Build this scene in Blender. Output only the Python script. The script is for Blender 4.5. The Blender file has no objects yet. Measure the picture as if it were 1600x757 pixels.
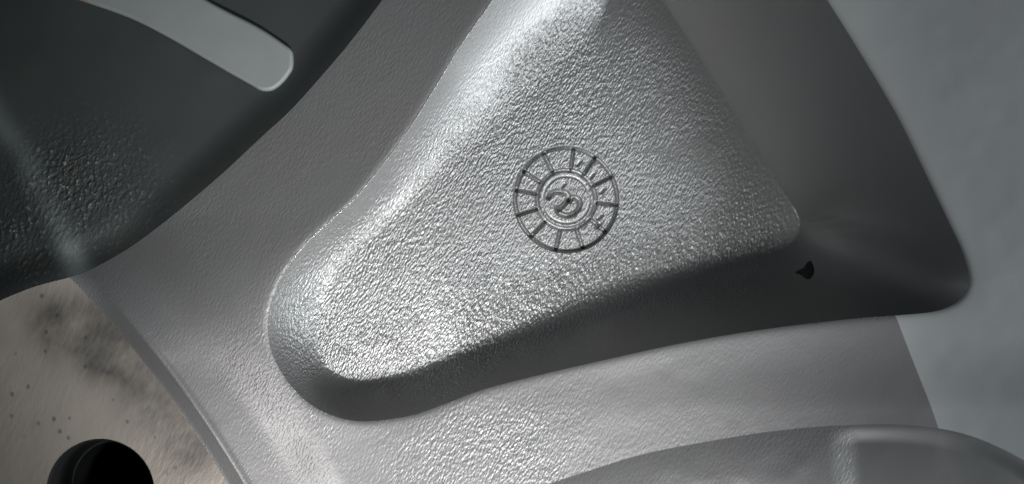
import bpy, math
import numpy as np

# ------------------------------------------------------------------ frame
S = 0.00012            # metres per photo pixel on the wheel's back face (about 0.19 m across the frame)
CU, CV = 800.0, 378.5  # principal point
HC = 2200.0            # camera height above the back face, in the same pixel units
sc = bpy.context.scene

def W(u, v, z=0.0):
    return ((u - CU) * S, -(v - CV) * S, z * S)

# ------------------------------------------------------------------ camera
cam = bpy.data.cameras.new('camera'); camo = bpy.data.objects.new('camera', cam)
sc.collection.objects.link(camo); sc.camera = camo
camo.location = (0, 0, HC * S)
cam.sensor_width = 36.0
cam.lens = 36.0 * HC / 1600.0
cam.dof.use_dof = True; cam.dof.focus_distance = (HC + 70) * S; cam.dof.aperture_fstop = 8.0
cam.clip_start = 0.005; cam.clip_end = 20.0

# ------------------------------------------------------------------ light
world = bpy.data.worlds.new('World'); sc.world = world; world.use_nodes = True
bg = world.node_tree.nodes['Background']
bg.inputs[0].default_value = (0.82, 0.95, 1.0, 1); bg.inputs[1].default_value = 0.05

def area(name, u, v, z, tu, tv, tz, su, sv, power, col):
    from mathutils import Vector
    l = bpy.data.lights.new(name, 'AREA'); l.shape = 'RECTANGLE'
    l.size = su * S; l.size_y = sv * S; l.energy = power; l.color = col
    o = bpy.data.objects.new(name, l); sc.collection.objects.link(o)
    o.location = W(u, v, z)
    d = Vector(W(tu, tv, tz)) - Vector(W(u, v, z))
    o.rotation_euler = d.to_track_quat('-Z', 'Y').to_euler()
    return o
def spot(name, u, v, z, tu, tv, tz, deg, power, col, rad):
    from mathutils import Vector
    l = bpy.data.lights.new(name, 'SPOT'); l.energy = power; l.color = col
    l.spot_size = math.radians(deg); l.spot_blend = 1.0; l.shadow_soft_size = rad * S
    o = bpy.data.objects.new(name, l); sc.collection.objects.link(o); o.location = W(u, v, z)
    o.rotation_euler = (Vector(W(tu, tv, tz)) - Vector(W(u, v, z))).to_track_quat('-Z', 'Y').to_euler()
spot('hub_fill_spot', -250, 1350, 1000, 470, 750, 0, 25, 0.34, (1.0, 0.99, 0.97), 110)  # added spot without a known source, brightens the hub flange stripe
spot('workshop_lamp', 1150, 1750, 1750, 690, 490, 0, 37, 3.3, (0.97, 1.0, 0.985), 230)
area('side_fill', 4300, 1500, 1120, 1200, 450, 0, 1300, 800, 1.12, (0.90, 0.98, 1.0))  # added light for arm and barrel, low so the pocket end stays dark

vs = sc.view_settings
vs.view_transform = 'Standard'; vs.look = 'None'; vs.exposure = 0.0; vs.gamma = 1.0
vs.use_curve_mapping = False

# ------------------------------------------------------------------ maths helpers
def sstep(a, b, x):
    t = np.clip((x - a) / (b - a), 0, 1)
    return t * t * (3 - 2 * t)

def spline(pts, n=6, closed=False):
    p = np.array(pts, float); m = len(p); out = []
    rng = range(m) if closed else range(m - 1)
    for i in rng:
        if closed:
            a, b, c, d = p[(i - 1) % m], p[i], p[(i + 1) % m], p[(i + 2) % m]
        else:
            a, b, c, d = p[max(i - 1, 0)], p[i], p[i + 1], p[min(i + 2, m - 1)]
        for k in range(n):
            t = k / n
            out.append(0.5 * (2*b + (c - a)*t + (2*a - 5*b + 4*c - d)*t*t + (3*b - a - 3*c + d)*t**3))
    if not closed:
        out.append(p[-1])
    return np.array(out)

def deep(pts, z):
    """lay an outline that the camera sees at these pixels at depth z"""
    p = np.array(pts, float); k = ((HC - (z(p[:, 0]) if callable(z) else z)) / HC)
    k = k*np.ones(len(p))
    return np.stack([CU + (p[:, 0] - CU) * k, CV + (p[:, 1] - CV) * k], 1)

def dist_line(poly, u, v, closed):
    """unsigned distance to a polyline"""
    u = u.astype(np.float32); v = v.astype(np.float32)
    best = np.full(u.shape, 1e12, np.float32)
    q = np.vstack([poly, poly[:1]]) if closed else poly
    for (ax, ay), (bx, by) in zip(q[:-1], q[1:]):
        dx, dy = bx - ax, by - ay; L = dx*dx + dy*dy
        if L < 1e-9: continue
        t = np.clip(((u - ax)*dx + (v - ay)*dy) / L, 0, 1)
        ex = u - (ax + t*dx); ey = v - (ay + t*dy)
        np.minimum(best, ex*ex + ey*ey, out=best)
    return np.sqrt(best)

def sdf(poly, u, v):
    """signed distance to a closed polygon, negative inside"""
    d = dist_line(poly, u, v, True)
    ins = np.zeros(u.shape, bool)
    q = np.vstack([poly, poly[:1]])
    for (ax, ay), (bx, by) in zip(q[:-1], q[1:]):
        if ay == by: continue
        c = (ay > v) != (by > v)
        ins ^= c & (u < (bx - ax) * (v - ay) / (by - ay) + ax)
    return np.where(ins, -d, d)

def soft_dist(poly, u, v):
    """distance to an outline with its creases rounded off: inverse-cube potential of the outline"""
    sh = u.shape; u = u.ravel().astype(float); v = v.ravel().astype(float)
    I = np.zeros_like(u); q = np.vstack([poly, poly[:1]])
    for (ax, ay), (bx, by) in zip(q[:-1], q[1:]):
        L = math.hypot(bx - ax, by - ay)
        if L < 1e-6: continue
        ex, ey = (bx - ax)/L, (by - ay)/L
        x1 = (ax - u)*ex + (ay - v)*ey; x2 = x1 + L
        d2 = ((ax - u)*ey - (ay - v)*ex)**2 + 0.02
        I += (x2/np.sqrt(d2 + x2*x2) - x1/np.sqrt(d2 + x1*x1)) / d2
    return np.sqrt(2.0/np.maximum(I, 1e-12)).reshape(sh)

rs = np.random.RandomState(7)
def vnoise(u, v, cell, seed):
    """smooth value noise for slow unevenness of the cast surface"""
    r = np.random.RandomState(seed).rand(64, 64)
    x = u / cell + 1000.0; y = v / cell + 1000.0
    xi = np.floor(x).astype(int); yi = np.floor(y).astype(int)
    fx = x - xi; fy = y - yi
    fx = fx*fx*(3 - 2*fx); fy = fy*fy*(3 - 2*fy)
    g = lambda i, j: r[i % 64, j % 64]
    return ((g(xi, yi)*(1-fx) + g(xi+1, yi)*fx)*(1-fy) + (g(xi, yi+1)*(1-fx) + g(xi+1, yi+1)*fx)*fy) - 0.5

# ------------------------------------------------------------------ outlines read off the photograph
POCKET = spline([(770,0),(715,78),(690,120),(640,200),(600,255),(550,315),(505,355),(470,390),(442,430),(426,465),
    (418,500),(421,540),(436,577),(460,610),(490,636),(525,652),(560,659),(600,657),(650,648),(700,630),(760,608),
    (850,585),(950,562),(1050,540),(1150,522),(1250,508),(1350,497),(1420,492),(1465,486),(1495,472),(1510,450),
    (1511,425),(1500,388),(1480,345),(1440,260),(1400,178),(1350,92),(1293,0),(1235,-90),(1165,-195),(1090,-285),
    (1030,-320),(970,-290),(900,-190),(835,-95)], 4, True)
FLOOR = spline(deep([(880,62),(800,138),(700,225),(620,300),(560,352),(516,393),(484,438),(469,490),(475,550),(502,598),
    (562,618),(642,603),(750,560),(850,512),(950,470),(1050,452),(1150,438),(1225,418),(1255,388),(1258,352),(1235,312),
    (1180,228),(1120,130),(1050,20),(1010,-35),(975,-50),(935,10)], lambda x: -80 - 100*sstep(520, 1250, x)), 4, True)
RECESS = spline([(660,-100),(600,-12),(545,60),(500,113),(450,168),(400,214),(350,261),(300,304),(250,344),(200,380),
    (165,402),(132,420),(100,434),(50,447),(0,466),(-60,495),(-160,550),(-330,660)], 5)
RECESS = np.vstack([RECESS, [(-700,660),(-700,-500),(660,-500)]])
LOWER = spline([(560,860),(700,812),(800,775),(850,757),(900,740),(1000,709),(1100,689),(1200,673),(1300,664),(1400,662),
    (1480,671),(1540,690),(1600,722),(1660,770),(1720,840)], 5)
LOWER = np.vstack([LOWER, [(1720,1300),(560,1300)]])
BARREL = spline([(1010,-500),(1165,-200),(1235,-92),(1293,-2),(1330,130),(1362,300),(1392,470),(1402,500),(1430,575),(1462,668),(1490,780),(1520,1000)], 5)
BARREL = np.vstack([BARREL, [(2400,1000),(2400,-500)]])
# circle of the hub's mounting pad through three points on its edge
def circ(a, b, c):
    A = np.array([[b[0]-a[0], b[1]-a[1]], [c[0]-a[0], c[1]-a[1]]], float) * 2
    r = np.array([b[0]**2-a[0]**2 + b[1]**2-a[1]**2, c[0]**2-a[0]**2 + c[1]**2-a[1]**2], float)
    o = np.linalg.solve(A, r); return o, math.hypot(o[0]-a[0], o[1]-a[1])
HUBC, HUBR = circ(*deep([(122,446), (240,584), (357,757)], -40))
GHOST = deep([(-60,90),(0,195),(45,268),(80,335),(108,395),(140,440),(180,500)], -54)
PADZ = -36.0
_b = deep([(157, 771), (242, 771)], PADZ)
BOLT = (_b[0][0], _b[0][1], _b[1][0] - _b[0][0])
ST = (885.0, 312.0, 83.0)

# ------------------------------------------------------------------ relief of the casting
def relief(u, v):
    """height of the wheel's back, plus the region fields"""
    dp = sdf(POCKET, u, v); df = sdf(FLOOR, u, v)
    dr = sdf(RECESS, u, v); dl = sdf(LOWER, u, v); db = sdf(BARREL, u, v)
    rho = np.hypot(u - HUBC[0], v - HUBC[1]) - HUBR
    out = np.maximum(dp, 0)
    up = sstep(560, 330, v) * sstep(1150, 900, u)
    lo = sstep(520, 640, v)
    z = -0.20 * out * up + 0.08 * out * lo * sstep(500, 720, u)
    # rolled rim of the pocket
    z -= 2.0 * np.exp(-out / 4.0)
    # hub flange, a step below the spoke, then the wall down to the pad
    z += -21 * sstep(180, 84, rho + 5*vnoise(u, v, 120, 3)) * (1 - 0.55*sstep(600, 400, v))
    z += 4.0 * np.exp(-((rho - 30)/6.0)**2) * sstep(440, 600, v)
    w = np.clip((26 - rho) / 26, 0, 1)
    wr = w*w*(3 - 2*w)*0.4 + w*0.6
    # barrel of the rim climbs away to the right
    rb = np.maximum(-db, 0); rb = rb*rb/(rb + 80)
    z += 0.10 * rb + 0.00012 * rb**2
    # slow unevenness
    z += (1.0*vnoise(u, v, 110, 1) + 0.35*vnoise(u, v, 26, 2)) * sstep(0, 40, out)
    z = z*(1 - wr) + PADZ*wr
    top = z
    # big pocket
    D = 74 + 100 * sstep(600, 1300, u)
    ins = dp < 0
    ds = np.zeros_like(z); ds[ins] = soft_dist(POCKET, u[ins], v[ins])
    ds = np.where(ins, np.minimum(ds, 3*np.maximum(-dp, 0)), 0)
    endf = sstep(900, 1020, u - 0.62*(v - 20)) * sstep(330, 200, v - 0.30*(u - 900))
    side = sstep(60, -60, (v - 540) + 0.42*(u - 450))
    dfe = np.maximum(df + (24 + 10*side + 16*sstep(820, 1120, u)*(1 - side))*(1 - endf), 0)          # the fillet runs out into the floor
    t = np.clip(ds / (np.maximum(ds, 1e-3) + dfe), 0, 1)
    k = 2.25 - 1.30 * endf
    p = 1 - (np.clip(1 - t, 1e-4, 1)) ** k
    p = np.where(dfe <= 0, 1, p)
    crown = -0.00010*(0.4*(u - 690)**2 + 1.4*(v - 270)**2)*t
    zp = top*(1 - p) - D * p - 4*p + crown + (0.5*vnoise(u, v, 38, 5) + 1.6*vnoise(u, v, 110, 6)) * sstep(60, 0, df)
    z = np.where(dp < 0, zp, z)
    # lower pocket with a step in its floor
    q = np.clip(-dl / 100.0, 0, 1)
    right = sstep(1285, 1338, u - 0.05*(v - 660))
    zl = 13 * (1 - (1 - q)**2.2) * (1 - right) + right * (13 * (1 - (1 - q)**2.2) - 9*sstep(0, 30, -dl))
    zl += (1.0*vnoise(u, v, 24, 8) + 2.5*vnoise(u, v, 55, 9)) * (1 - right) * sstep(5, 60, -dl)
    z = np.where((dl < 0), top + zl, z)
    # mounting pad
    pad = (rho < 0)
    z = np.where(pad & (dr > 0), PADZ + 1.0*vnoise(u, v, 30, 11)*sstep(0, 20, -rho), z)
    # deep recess of the hub
    e = sstep(-4, 62, -dr)*sstep(0, 4, -dr)
    zr = -54 + 7*np.exp(-(dist_line(GHOST, u, v, False)/30.0)**2) + 2*vnoise(u, v, 60, 12)
    base = np.where(pad, PADZ, top)
    z = np.where(dr < 0, base*(1 - e) + zr*e, z)
    return z, dict(dp=dp, df=df, dr=dr, dl=dl, db=db, rho=rho, t=t)

# ------------------------------------------------------------------ materials
def mat(name):
    m = bpy.data.materials.new(name); m.use_nodes = True
    nt = m.node_tree; b = nt.nodes['Principled BSDF']
    return m, nt, b

def N(nt, kind, **kw):
    n = nt.nodes.new(kind)
    for k, val in kw.items(): setattr(n, k, val)
    return n

def px_coords(nt, rot=0.0, sx=1.0, sy=1.0):
    """surface position in photo-pixel units, turned and squeezed"""
    g = N(nt, 'ShaderNodeNewGeometry')
    m1 = N(nt, 'ShaderNodeMapping'); m1.inputs['Rotation'].default_value = (0, 0, rot)
    m1.inputs['Scale'].default_value = (1, 1, 1)
    m2 = N(nt, 'ShaderNodeMapping'); m2.inputs['Scale'].default_value = (sx/S, sy/S, (sx+sy)*.5/S)
    nt.links.new(g.outputs['Position'], m1.inputs[0]); nt.links.new(m1.outputs[0], m2.inputs[0])
    return m2.outputs[0]

def noise(nt, vec, scale, detail=2.0, rough=0.5):
    n = N(nt, 'ShaderNodeTexNoise'); n.inputs['Scale'].default_value = scale
    n.inputs['Detail'].default_value = detail; n.inputs['Roughness'].default_value = rough
    nt.links.new(vec, n.inputs['Vector']); return n.outputs['Fac']

def ramp(nt, fac, stops):
    r = N(nt, 'ShaderNodeValToRGB'); el = r.color_ramp.elements
    while len(el) < len(stops): el.new(0.5)
    for e, (p, c) in zip(el, stops):
        e.position = p; e.color = c if len(c) == 4 else (*c, 1)
    nt.links.new(fac, r.inputs[0]); return r.outputs[0]

def math_n(nt, op, a, b=None):
    n = N(nt, 'ShaderNodeMath', operation=op)
    for i, x in enumerate((a, b)):
        if x is None: continue
        if isinstance(x, (int, float)): n.inputs[i].default_value = x
        else: nt.links.new(x, n.inputs[i])
    return n.outputs[0]

def mix(nt, fac, a, b):
    n = N(nt, 'ShaderNodeMix', data_type='RGBA')
    for i, x in ((0, fac), (6, a), (7, b)):
        if isinstance(x, (int, float)): n.inputs[i].default_value = x
        elif isinstance(x, tuple): n.inputs[i].default_value = x if len(x) == 4 else (*x, 1)
        else: nt.links.new(x, n.inputs[i])
    return n.outputs[2]

STREAK = math.radians(25)   # the grain leans towards the upper right

def silver(name, base, metallic=0.75, rough=0.42, tint=(1,1,1), bumpk=1.0):
    m, nt, b = mat(name)
    b.inputs['Metallic'].default_value = metallic
    at = N(nt, 'ShaderNodeAttribute', attribute_name='grain').outputs['Fac']
    c1 = px_coords(nt, STREAK, 0.34, 0.125)
    g1 = noise(nt, c1, 1.0, 1.0, 0.5)
    c2 = px_coords(nt, STREAK, 0.5, 0.22)
    g2 = noise(nt, c2, 1.0, 0.0)
    h = math_n(nt, 'ADD', math_n(nt, 'MULTIPLY', g1, 1.0), math_n(nt, 'MULTIPLY', g2, 0.18))
    h = math_n(nt, 'MULTIPLY', math_n(nt, 'SUBTRACT', h, 0.59), at)
    bp = N(nt, 'ShaderNodeBump'); bp.inputs['Strength'].default_value = 1.0
    bp.inputs['Distance'].default_value = 3.5 * S * bumpk
    nt.links.new(h, bp.inputs['Height']); nt.links.new(bp.outputs[0], b.inputs['Normal'])
    # slow blotches of tone and gloss in the lacquer
    cl = px_coords(nt, 0.3, 0.006, 0.006)
    bl = noise(nt, cl, 1.0, 3.0)
    t1 = tuple(base*x for x in tint); t2 = tuple(base*0.80*x*y for x, y in zip(tint, (1.035, 0.975, 0.995)))
    col = mix(nt, bl, t1, t2)
    fl = noise(nt, px_coords(nt, 0, 0.55, 0.55), 1.0, 0.0)
    col = mix(nt, math_n(nt, 'MULTIPLY', fl, 0.25), col, (base*0.6,)*3)
    nt.links.new(col, b.inputs['Base Color'])
    r = math_n(nt, 'ADD', math_n(nt, 'MULTIPLY', bl, 0.14), rough - 0.07)
    nt.links.new(r, b.inputs['Roughness'])
    return m

M_SILVER = silver('silver_lacquer', 0.45, 0.80, 0.46)
M_BARREL = silver('satin_silver_lacquer', 0.72, 0.12, 0.60, (0.98, 1.0, 1.0), 0.4)
M_SPOKE = silver('satin_spoke_lacquer', 0.45, 0.64, 0.45, (1.01, 0.99, 1.0))

def pad_mat():
    m, nt, b = mat('bare_cast_pad')
    c = px_coords(nt, STREAK, 0.12, 0.045)
    fine = noise(nt, c, 1.0, 3.0, 0.6)
    big = noise(nt, px_coords(nt, 0, 0.011, 0.011), 1.0, 3.0)
    col = mix(nt, fine, (0.50, 0.43, 0.38), (0.56, 0.485, 0.43))
    st = N(nt, 'ShaderNodeAttribute', attribute_name='stain_and_band').outputs['Fac']
    sk = math_n(nt, 'MULTIPLY', st, ramp(nt, math_n(nt, 'ADD', math_n(nt, 'MULTIPLY', fine, .3), math_n(nt, 'MULTIPLY', big, .7)), [(0.3, (0.35,)*3), (0.6, (1,)*3)]))
    col = mix(nt, sk, col, (0.13, 0.118, 0.11))
    vo = N(nt, 'ShaderNodeTexVoronoi'); vo.inputs['Scale'].default_value = 1.0
    nt.links.new(px_coords(nt, 0, 0.046, 0.038), vo.inputs['Vector'])
    sp = ramp(nt, vo.outputs['Distance'], [(0.10, (1,)*3), (0.19, (0,)*3)])
    sepc = N(nt, 'ShaderNodeSeparateColor'); nt.links.new(vo.outputs['Color'], sepc.inputs[0])
    pick = ramp(nt, sepc.outputs[0], [(0.30, (0,)*3), (0.45, (1,)*3)])
    col = mix(nt, math_n(nt, 'MULTIPLY', math_n(nt, 'MULTIPLY', sp, pick), 0.55), col, (0.07, 0.06, 0.062))
    nt.links.new(col, b.inputs['Base Color'])
    b.inputs['Metallic'].default_value = 0.15; b.inputs['Roughness'].default_value = 0.55
    bp = N(nt, 'ShaderNodeBump'); bp.inputs['Distance'].default_value = 1.5*S; bp.inputs['Strength'].default_value = 1
    at = N(nt, 'ShaderNodeAttribute', attribute_name='grain').outputs['Fac']
    nt.links.new(math_n(nt, 'MULTIPLY', math_n(nt, 'SUBTRACT', fine, 0.5), at), bp.inputs['Height']); nt.links.new(bp.outputs[0], b.inputs['Normal'])
    return m
M_PAD = pad_mat()

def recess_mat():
    m, nt, b = mat('black_recess')
    pale_band = N(nt, 'ShaderNodeAttribute', attribute_name='stain_and_band').outputs['Fac']
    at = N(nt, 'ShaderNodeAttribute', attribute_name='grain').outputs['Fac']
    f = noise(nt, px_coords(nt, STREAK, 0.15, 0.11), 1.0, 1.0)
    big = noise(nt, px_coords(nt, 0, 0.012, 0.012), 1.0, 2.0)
    dark = mix(nt, big, (0.036, 0.042, 0.043), (0.054, 0.056, 0.055))  # near-black base for the whole recess, varied by noise
    col = mix(nt, pale_band, dark, (0.135, 0.15, 0.15))
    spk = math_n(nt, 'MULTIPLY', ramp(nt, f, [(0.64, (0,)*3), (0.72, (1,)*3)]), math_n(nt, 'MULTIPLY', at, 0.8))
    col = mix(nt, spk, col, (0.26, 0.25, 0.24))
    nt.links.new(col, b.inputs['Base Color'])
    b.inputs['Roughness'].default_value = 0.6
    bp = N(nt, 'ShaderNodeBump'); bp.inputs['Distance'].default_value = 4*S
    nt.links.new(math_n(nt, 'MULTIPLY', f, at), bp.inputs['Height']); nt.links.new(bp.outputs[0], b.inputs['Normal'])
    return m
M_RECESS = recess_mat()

def plain(name, c, rough, metal=0.0, var=0.15, sc_=0.05, bump=0.0):
    m, nt, b = mat(name)
    f = noise(nt, px_coords(nt, STREAK, sc_, sc_), 1.0, 3.0)
    nt.links.new(mix(nt, f, tuple(x*(1-var) for x in c), tuple(x*(1+var) for x in c)), b.inputs['Base Color'])
    b.inputs['Roughness'].default_value = rough; b.inputs['Metallic'].default_value = metal
    if bump:
        bp = N(nt, 'ShaderNodeBump'); bp.inputs['Distance'].default_value = bump*S
        nt.links.new(f, bp.inputs['Height']); nt.links.new(bp.outputs[0], b.inputs['Normal'])
    return m
M_RIB = plain('grey_satin_rib', (0.31, 0.32, 0.325), 0.55, 0.1, 0.10, 0.02)
M_ORANGE = plain('orange_paint', (0.42, 0.19, 0.05), 0.6)
M_BORE = plain('black_bore', (0.006, 0.007, 0.007), 0.75, 0.0, 0.4, 0.1)  # near-black base all the way down the hole
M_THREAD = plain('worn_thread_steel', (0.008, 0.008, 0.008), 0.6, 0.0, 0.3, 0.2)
M_BLACK = plain('black_residue', (0.035, 0.036, 0.036), 0.6, 0, 0.3, 0.2)
M_FLASH = silver('bare_flash_line', 0.62, 0.7, 0.30)

# ------------------------------------------------------------------ object helpers
def link(name, verts, faces, m, parent, attrs=None, smooth=True, normals=None):
    me = bpy.data.meshes.new(name)
    verts = np.asarray(verts, np.float32); n = len(verts)
    f = np.asarray(faces, np.int32); k = f.shape[1]
    me.vertices.add(n); me.vertices.foreach_set('co', verts.ravel())
    me.loops.add(f.size); me.loops.foreach_set('vertex_index', f.ravel())
    me.polygons.add(len(f)); me.polygons.foreach_set('loop_start', np.arange(0, f.size, k, dtype=np.int32))
    me.polygons.foreach_set('use_smooth', np.full(len(f), smooth, bool))
    me.update(calc_edges=True); me.validate()
    for a, val in (attrs or {}).items():
        at = me.attributes.new(a, 'FLOAT', 'POINT'); at.data.foreach_set('value', np.asarray(val, np.float32))
    if normals is not None: me.normals_split_custom_set_from_vertices(normals)
    me.materials.append(m)
    o = bpy.data.objects.new(name, me); sc.collection.objects.link(o)
    if parent is not None: o.parent = parent
    return o

def world_xyz(u, v, z):
    return np.stack([(u - CU)*S, -(v - CV)*S, z*S], -1)

wheel = bpy.data.objects.new('alloy_wheel', None); sc.collection.objects.link(wheel)
wheel.empty_display_size = 0.02
wheel['label'] = 'back of a silver cast alloy wheel with a deep spoke pocket and round date stamp'
wheel['category'] = 'alloy wheel'

# ------------------------------------------------------------------ the casting: one relief, cut along its real edges
def axis(a, b, lo, hi, step, grow):
    mid = list(np.arange(lo, hi + step*.5, step)); L = []; R = []
    x, d = mid[0], step
    while x > a: d *= grow; x -= d; L.append(x)
    x, d = mid[-1], step
    while x < b: d *= grow; x += d; R.append(x)
    return np.array(L[::-1] + mid + R)
GU = axis(-220, 1820, -70, 1670, 1.7, 1.10)
GV = axis(-250, 1010, -70, 830, 1.7, 1.10)
U, V = np.meshgrid(GU, GV)
Z, F = relief(U, V)
CUv = .25*(U[:-1,:-1] + U[1:,:-1] + U[:-1,1:] + U[1:,1:]); CVv = .25*(V[:-1,:-1] + V[1:,:-1] + V[:-1,1:] + V[1:,1:])
avg = lambda A: .25*(A[:-1,:-1] + A[1:,:-1] + A[:-1,1:] + A[1:,1:])

f_hole = np.hypot(U - BOLT[0], V - BOLT[1]) - BOLT[2]
z_st = -100.0
for _ in range(4):
    KST = (HC - z_st) / HC
    z_st = float(relief(np.array([CU + (ST[0]-CU)*KST]), np.array([CV + (ST[1]-CV)*KST]))[0][0])
print('stamp depth', z_st)
STW = (CU + (ST[0]-CU)*KST, CV + (ST[1]-CV)*KST, 89.0)
f_stamp = np.hypot(U - STW[0], V - STW[1]) - STW[2]
f_flange = np.where(F['dp'] < 0, 999, F['rho'] - 205)
# (name, field: inside when negative), first match wins
fields = [('hole', f_hole), ('stamp', f_stamp), ('hub_recess', F['dr']), ('end_wall', np.maximum(np.maximum(F['dp'], -F['df']), -(U - 0.62*(V - 20) - 975)*0.85)), ('spoke_pocket', F['dp']),
          ('hub_pad', F['rho']), ('lower', F['dl']), ('rim_barrel', F['db']), ('hub_flange', F['rho'] - 205)]
rid = np.full(CUv.shape, len(fields), int)
for i in range(len(fields) - 1, -1, -1):
    rid[avg(fields[i][1]) < 0] = i
# pull the vertices on a border onto the true edge
pad_ = np.pad(rid, 1, mode='edge')
st4 = np.stack([pad_[:-1,:-1], pad_[1:,:-1], pad_[:-1,1:], pad_[1:,1:]])
mn, mx = st4.min(0), st4.max(0)
du = np.gradient(GU)[None, :]; dv = np.gradient(GV)[:, None]
U2, V2 = U.copy(), V.copy()
for i, (nm, f) in enumerate(fields):
    gv, gu = np.gradient(f); gu = gu/du; gv = gv/dv
    g2 = np.maximum(gu**2 + gv**2, .25)
    sel = (mn == i) & (mx > i) & (np.abs(f) < 2.5*np.maximum(du, dv))
    U2[sel] = (U - f*gu/g2)[sel]; V2[sel] = (V - f*gv/g2)[sel]
border = mn != mx
zb, _ = relief(U2[border], V2[border])
Z2 = Z.copy(); Z2[border] = zb
# heights exactly on the edge belong to the upper face
print('relief grid', U.shape)

# how much cast grain each place shows
dp, df, rho, dl, db, dr = F['dp'], F['df'], F['rho'], F['dl'], F['db'], F['dr']
G = np.full(U.shape, 0.20)
g_floor = 0.25 + 0.75*sstep(75, -10, df)
g_floor *= 1 - 0.85*sstep(440, 490, 490 + 60 - 60*sstep(0, 60, -dp))  # smooth just under the rim
G = np.where(dp < 0, np.where(df < 0, 1.0 - 0.35*sstep(850, 1200, U - 0.5*(V - 300)), 0.12 + 0.88*sstep(70, 5, df)), G)
endw = sstep(940, 1040, U - 0.62*(V - 20)) * (df > 0) * (dp < 0)
G = G*(1 - 0.85*endw)*np.where(dp < 0, 1 - 0.6*sstep(-45, 0, df)*sstep(900, 1020, U - 0.62*(V - 20)), 1)
arm = (dp > 0) & (dl > 0) & (rho > 100)
smooth_line = 930 + (V - 585)*0.38
Glow = 0.13 + 0.45*np.exp(-((U - 790)/120.0)**2)*sstep(590, 680, V)
sl = sstep(-9, 9, U - smooth_line)
Glow = Glow*(1 - sl) + sl*(0.10*sstep(1500, 1000, U) + 0.02)
G = np.where(arm & (V > 500) & (U > 520), Glow, G)
G = np.where(arm & (V < 500), 0.17, G)
G = np.where((rho > 0) & (rho < 205) & (dp > 0), 0.10 + (G - 0.10)*sstep(110, 205, rho) + 0.2*np.exp(-((rho - 130)/45.0)**2)*sstep(480, 620, V), G)
G = np.where((db < 0) & (dp > 0), 0.03, G)
G = np.where(dl < 0, 0.12*sstep(1345, 1320, U) + 0.02, G)
G = np.where((rho < 0) & (dr > 0), 0.35 + 0.9*sstep(120, 300, U)*sstep(520, 720, V), G)
spot = np.exp(-(((U - 105)/95.0)**2 + ((V - 290)/75.0)**2)) + 0.7*np.exp(-(((U - 20)/60.0)**2 + ((V - 360)/70.0)**2))
G = np.where(dr < 0, np.clip(1.3*spot, 0, 1), G)
G = G*np.clip(0.95 + 0.7*vnoise(U, V, 75, 41) + 0.4*vnoise(U, V, 28, 42), 0.4, 1.4)
# stains with a shape of their own: soot on the pad; also a paler band mixed into the recess along GHOST
SMEAR = np.array([(85,500),(125,490),(165,540),(215,590),(250,645),(300,700)], float)
SMEAR = deep(SMEAR, PADZ)
ds = dist_line(SMEAR, U, V, False)
stain_and_band = np.where((rho < 0) & (dr > 0), np.clip(np.exp(-(ds/50.0)**2)*1.0 + 0.75*np.exp(-(((U-125)/70)**2 + ((V-540)/50)**2)), 0, 1), 0)
stain_and_band = np.where(dr < 0, 1.0*np.exp(-(dist_line(GHOST, U, V, False)/20.0)**2)*(0.7 + vnoise(U, V, 50, 21)), stain_and_band)

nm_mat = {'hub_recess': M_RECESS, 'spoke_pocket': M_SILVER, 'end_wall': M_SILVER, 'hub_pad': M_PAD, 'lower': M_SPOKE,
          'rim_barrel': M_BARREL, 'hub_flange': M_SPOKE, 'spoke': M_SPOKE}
parts = {}
idx = np.arange(U.size).reshape(U.shape)
quads = np.stack([idx[:-1,:-1], idx[1:,:-1], idx[1:,1:], idx[:-1,1:]], -1)
XYZ = world_xyz(U2, V2, Z2).reshape(-1, 3); Gf = G.ravel(); Sf = stain_and_band.ravel()
# shared normals for the faces that run on into each other without an edge
qt = quads[(rid >= 7)]
fn = np.cross(XYZ[qt[:,2]] - XYZ[qt[:,0]], XYZ[qt[:,3]] - XYZ[qt[:,1]])
NTOP = np.zeros_like(XYZ)
for c_ in range(4):
    for ax in range(3): NTOP[:, ax] += np.bincount(qt[:, c_], fn[:, ax], len(XYZ))
NTOP /= np.maximum(np.linalg.norm(NTOP, axis=1), 1e-20)[:, None]
for i, nm in enumerate([f[0] for f in fields] + ['spoke']):
    if nm in ('hole', 'stamp'): continue
    q = quads[rid == i]
    if not len(q): continue
    used, inv = np.unique(q.ravel(), return_inverse=True)
    name = 'spoke_shoulder' if nm == 'lower' else nm
    vv = XYZ[used].copy()
    nn = NTOP[used] if nm in ('spoke', 'rim_barrel', 'hub_flange') else None
    parts[nm] = link(name, vv, inv.reshape(-1, 4), nm_mat[nm], wheel, {'grain': Gf[used], 'stain_and_band': Sf[used]}, normals=nn)
parts['spoke_pocket']['label'] = 'deep triangular pocket with rough grainy floor'
parts['end_wall']['label'] = 'smooth dark sloping end wall of the pocket'
parts['lower']['label'] = 'rounded shoulder with a step below the lower spoke arm'
parts['hub_recess']['label'] = 'black recess beside the hub'
parts['hub_pad']['label'] = 'stained taupe mounting pad with a bolt hole'

# outer skirt so that the casting has thickness
ring = np.concatenate([idx[0, :], idx[1:, -1], idx[-1, -2::-1], idx[-2:0:-1, 0]])
top = XYZ[ring]; bot = top.copy(); bot[:, 2] = -260*S
n = len(ring); a = np.arange(n); b_ = (a + 1) % n
link('casting_edge', np.vstack([top, bot]), np.stack([a, b_, b_ + n, a + n], -1), M_BARREL, wheel,
     {'grain': np.zeros(2*n)}, smooth=False)

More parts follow.
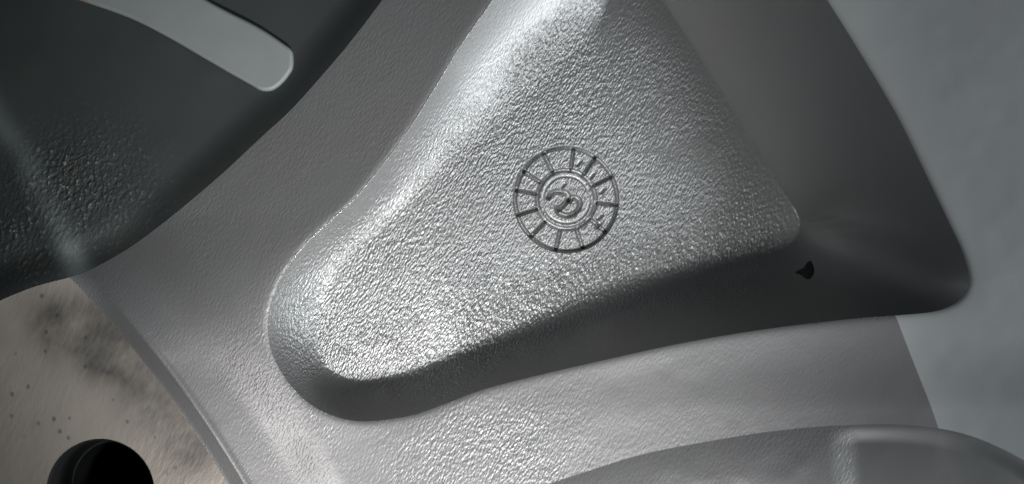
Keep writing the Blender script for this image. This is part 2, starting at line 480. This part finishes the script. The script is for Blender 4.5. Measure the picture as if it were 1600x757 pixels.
# ------------------------------------------------------------------ date stamp pressed into the pocket floor
def zfloor(u, v):
    return relief(np.atleast_1d(np.asarray(u, float)), np.atleast_1d(np.asarray(v, float)))[0]
su = np.arange(STW[0] - 91, STW[0] + 91.1, 0.8); sv = np.arange(STW[1] - 91, STW[1] + 91.1, 0.8)
su, sv = np.meshgrid(su, sv)
zs, _ = relief(su, sv)
ru, rv = (su - STW[0]) / KST, (sv - STW[1]) / KST
rr = np.hypot(ru, rv)
shape = lambda d, w: np.clip(1 - (d / w)**2, 0, 1)
items = []          # (name, distance field, half width, depth)
rw = rr + 1.2*vnoise(ru, rv, 22, 31)
items.append(('outer_ring', np.abs(rw - 81.0), 4.1, 9.5))
items.append(('inner_ring', np.abs(rw - 46.0), 4.2, 6.5))
items.append(('inner_ring', np.abs(rw - 36.5), 2.6, 1.2))
for dg in (116.6, 82, 55.6, 27, -6, -39, -71, -102, -134, -162, 170, 147):
    a_ = math.radians(dg)
    seg = np.array([(50*math.cos(a_), -50*math.sin(a_)), (79*math.cos(a_), -79*math.sin(a_))])
    items.append(('divider', dist_line(seg, ru, rv, False), 3.7, 9.0))
P = lambda pts: spline(np.array(pts, float) - np.array([[885.0, 312.0]]), 4)
items.append(('numeral', dist_line(P([(857,309),(861,303),(868,300),(877,300),(885,302),(888,308),(885,315),(879,322),(873,327)]), ru, rv, False), 5.0, 9.0))
items.append(('numeral', dist_line(P([(870,325),(873,332),(880,336),(889,337),(898,333),(904,326),(906,317),(902,310),(895,309),(890,314)]), ru, rv, False), 5.0, 9.0))
for (mu, mv) in ((905,254),(926,273),(942,297),(938,338),(935,352),(879,290)):
    seg = np.array([(mu - 885 - 2.5, mv - 312 + 3), (mu - 885 + 2.5, mv - 312 - 3)])
    items.append(('dot_mark', dist_line(seg, ru, rv, False), 4.4, 3.6))
zz = zs.copy()
zz -= 1.2*sstep(80, 77, rr)                       # the insert sits a touch low
owner = np.full(su.shape, -1)
for i, (nm, d, w, h) in enumerate(items):
    zz -= h * shape(d, w) ** 0.8 * (d < w)
    owner[(d < w)] = i
zz = np.where(rr > 88.2/KST*1.0, zs - 0.4, zz)
sid = np.arange(su.size).reshape(su.shape)
sq = np.stack([sid[:-1,:-1], sid[1:,:-1], sid[1:,1:], sid[:-1,1:]], -1)
keep = avg(rr) < 88.6
qo = owner[:-1,:-1]
SX = world_xyz(su, sv, zz).reshape(-1, 3); sg = np.where(owner >= 0, 0.25, 0.75).ravel()
def sub(name, sel, parent):
    q = sq[sel & keep]; used, inv = np.unique(q.ravel(), return_inverse=True)
    o = link(name, SX[used], inv.reshape(-1, 4), M_SILVER, parent, {'grain': sg[used]})
    return o
# normals have to run on across the cuts, so every piece keeps the shared rim vertices
stamp = sub('date_stamp', qo == -1, wheel)
stamp['label'] = 'round casting date stamp with two rings, dividers and a numeral'
for i, (nm, *_r) in enumerate(items):
    if ((qo == i) & keep).any(): sub(nm, qo == i, stamp)

# ------------------------------------------------------------------ bolt hole in the pad
bx, by, br = BOLT
prof = [(br, PADZ), (br - 2.5, PADZ - 2.5), (br - 4, PADZ - 8), (br - 6, -86), (br - 12, -104), (br - 13, -420)]
na = 96; vt = []; fc = []
for r_, z_ in prof:
    for k in range(na):
        a_ = 2*math.pi*k/na; vt.append(W(bx + r_*math.cos(a_), by + r_*math.sin(a_), z_))
for j in range(len(prof) - 1):
    for k in range(na):
        fc.append((j*na + k, (j+1)*na + k, (j+1)*na + (k+1) % na, j*na + (k+1) % na))
ce = len(vt); vt.append(W(bx, by, -250)); j = len(prof) - 1
for r_ in (40, 1.0):
    for k in range(na):
        a_ = 2*math.pi*k/na; vt.append(W(bx + r_*math.cos(a_), by + r_*math.sin(a_), -420))
st_ = ce + 1
for k in range(na):
    k2 = (k+1) % na
    fc.append((j*na + k, st_ + k, st_ + k2, j*na + k2)); fc.append((st_ + k, st_ + na + k, st_ + na + k2, st_ + k2))
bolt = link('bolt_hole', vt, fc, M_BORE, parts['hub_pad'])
def tube(name, pts, rad, m, parent, seg=8, attrs=None, taper=None):
    pts = np.array(pts, float); vt = []; fc = []
    for i, p in enumerate(pts):
        d = pts[min(i+1, len(pts)-1)] - pts[max(i-1, 0)]; d /= np.linalg.norm(d)
        x = np.cross(d, (0, 0, 1.0)); x = x/np.linalg.norm(x) if np.linalg.norm(x) > 1e-6 else np.array((1., 0, 0))
        y = np.cross(x, d); r_ = rad*(taper(i/(len(pts)-1)) if taper else 1)
        for k in range(seg):
            a_ = 2*math.pi*k/seg; vt.append(p + r_*(x*math.cos(a_) + y*math.sin(a_)))
    for i in range(len(pts) - 1):
        for k in range(seg):
            fc.append((i*seg + k, i*seg + (k+1) % seg, (i+1)*seg + (k+1) % seg, (i+1)*seg + k))
    vt = np.array(vt)
    return link(name, np.stack([(vt[:,0]-CU)*S, -(vt[:,1]-CV)*S, vt[:,2]*S], -1), fc, m, parent, attrs or {'grain': np.full(len(vt), .3)})
hel = [(bx + (br-13)*math.cos(t), by + (br-13)*math.sin(t), -122 - 11*t/(2*math.pi)) for t in np.linspace(0, 2*math.pi*9, 9*48)]
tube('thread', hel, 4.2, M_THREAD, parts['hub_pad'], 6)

# ------------------------------------------------------------------ flat grey rib in the black recess
RIBZ = -43.0
RIB = [(-60,-62),(30,-32),(95,-10),(130,2),(200,27),(260,57),(310,86),(360,115),(392,133),(404,140),(414,142),(426,140),(440,130),(452,115),(457,104),(457,86),(453,76),(440,66),(400,40),(330,4),(250,-45),(150,-110),(40,-160)]
ro = spline(RIB, 5, True)
rings = [(0.0, -5), (0.0, -3.4), (1.4, -1.4), (3.4, 0)]
def inset(poly, d):
    q = np.roll(poly, -1, 0) - np.roll(poly, 1, 0); q /= np.linalg.norm(q, axis=1)[:, None]
    nrm = np.stack([-q[:,1], q[:,0]], 1)
    cen = poly.mean(0); sgn = 1 if ((nrm*(cen - poly)).sum() > 0) else -1
    return poly + sgn*nrm*d
vt = []; m_ = len(ro)
loops = [(0.0, -40.0), (0.0, -6.0), (1.0, -2.4), (3.0, -0.5), (5.5, 0.0)]
for d, dz in loops:
    for p in deep(inset(ro, d), RIBZ): vt.append(W(p[0], p[1], RIBZ + dz))
fc = []
for j in range(len(loops) - 1):
    for k in range(m_):
        fc.append((j*m_ + k, j*m_ + (k+1) % m_, (j+1)*m_ + (k+1) % m_, (j+1)*m_ + k))
me = bpy.data.meshes.new('rib')
me.from_pydata(vt, [], fc + [tuple((len(loops)-1)*m_ + k for k in range(m_))])
me.update(); me.materials.append(M_RIB)
for p in me.polygons: p.use_smooth = len(p.vertices) == 4
rib = bpy.data.objects.new('rib', me); sc.collection.objects.link(rib); rib.parent = wheel
rib['label'] = 'flat grey bar with a rounded end in the black recess'
oc = deep([(70,-60),(105,-60),(128,-20),(138,1),(128,1),(110,-20)], RIBZ)
me = bpy.data.meshes.new('paint_mark')
k_ = len(oc)
me.from_pydata([W(p[0], p[1], RIBZ + .6) for p in oc] + [W(p[0], p[1], RIBZ - .5) for p in oc], [],
    [tuple(range(k_))] + [(i, i + k_, (i+1) % k_ + k_, (i+1) % k_) for i in range(k_)])
me.materials.append(M_ORANGE)
om = bpy.data.objects.new('paint_mark', me); sc.collection.objects.link(om); om.parent = rib
om['label'] = 'small orange paint mark on the far end of the bar'

# ------------------------------------------------------------------ thin flash line along the upper rim of the pocket
fl = spline([(790,-30),(770,0),(740,42),(715,78),(690,120),(665,161),(640,200),(618,231),(600,255),(575,286),(550,315),(528,335),(505,355),(486,372),(470,390),(455,408),(444,428)], 7)
fu = fl[:, 0] + 0.9*(rs.rand(len(fl)) - .5); fv = fl[:, 1] + 0.9*(rs.rand(len(fl)) - .5)
zfl = relief(fu - 1.5, fv - 1.0)[0]
tube('casting_flash', np.stack([fu, fv, zfl + 0.2], 1), 1.0, M_FLASH, wheel, 6,
     taper=lambda t: 0.75 + 0.35*math.sin(t*41) * math.sin(t*17 + 1) if t < .9 else 0.75*(1 - (t - .9)*9.5))

# ------------------------------------------------------------------ dab of black residue low on the end wall
ol = spline([(1272,398),(1277,412),(1275,428),(1266,440),(1258,444),(1250,440),(1244,433),(1232,428),(1242,421),(1254,415),(1262,404)], 4, True)
ol = deep(ol, -165)
cen = ol.mean(0); ol = cen + 0.65*(ol - cen); vt = []; loops = [(1.0, 0.0), (0.85, 1.8), (0.5, 3.4), (0.01, 4.0)]
for kf, dz in loops:
    p = cen + (ol - cen)*kf
    zz_ = relief(p[:, 0], p[:, 1])[0] + dz - (1.0 if kf == 1 else 0)
    vt.append(world_xyz(p[:, 0], p[:, 1], zz_))
m_ = len(ol); fc = [(j*m_ + k, j*m_ + (k+1) % m_, (j+1)*m_ + (k+1) % m_, (j+1)*m_ + k) for j in range(len(loops)-1) for k in range(m_)]
res = link('residue_dab', np.vstack(vt), fc, M_BLACK, wheel)
res['label'] = 'black dab of residue at the foot of the dark end wall'
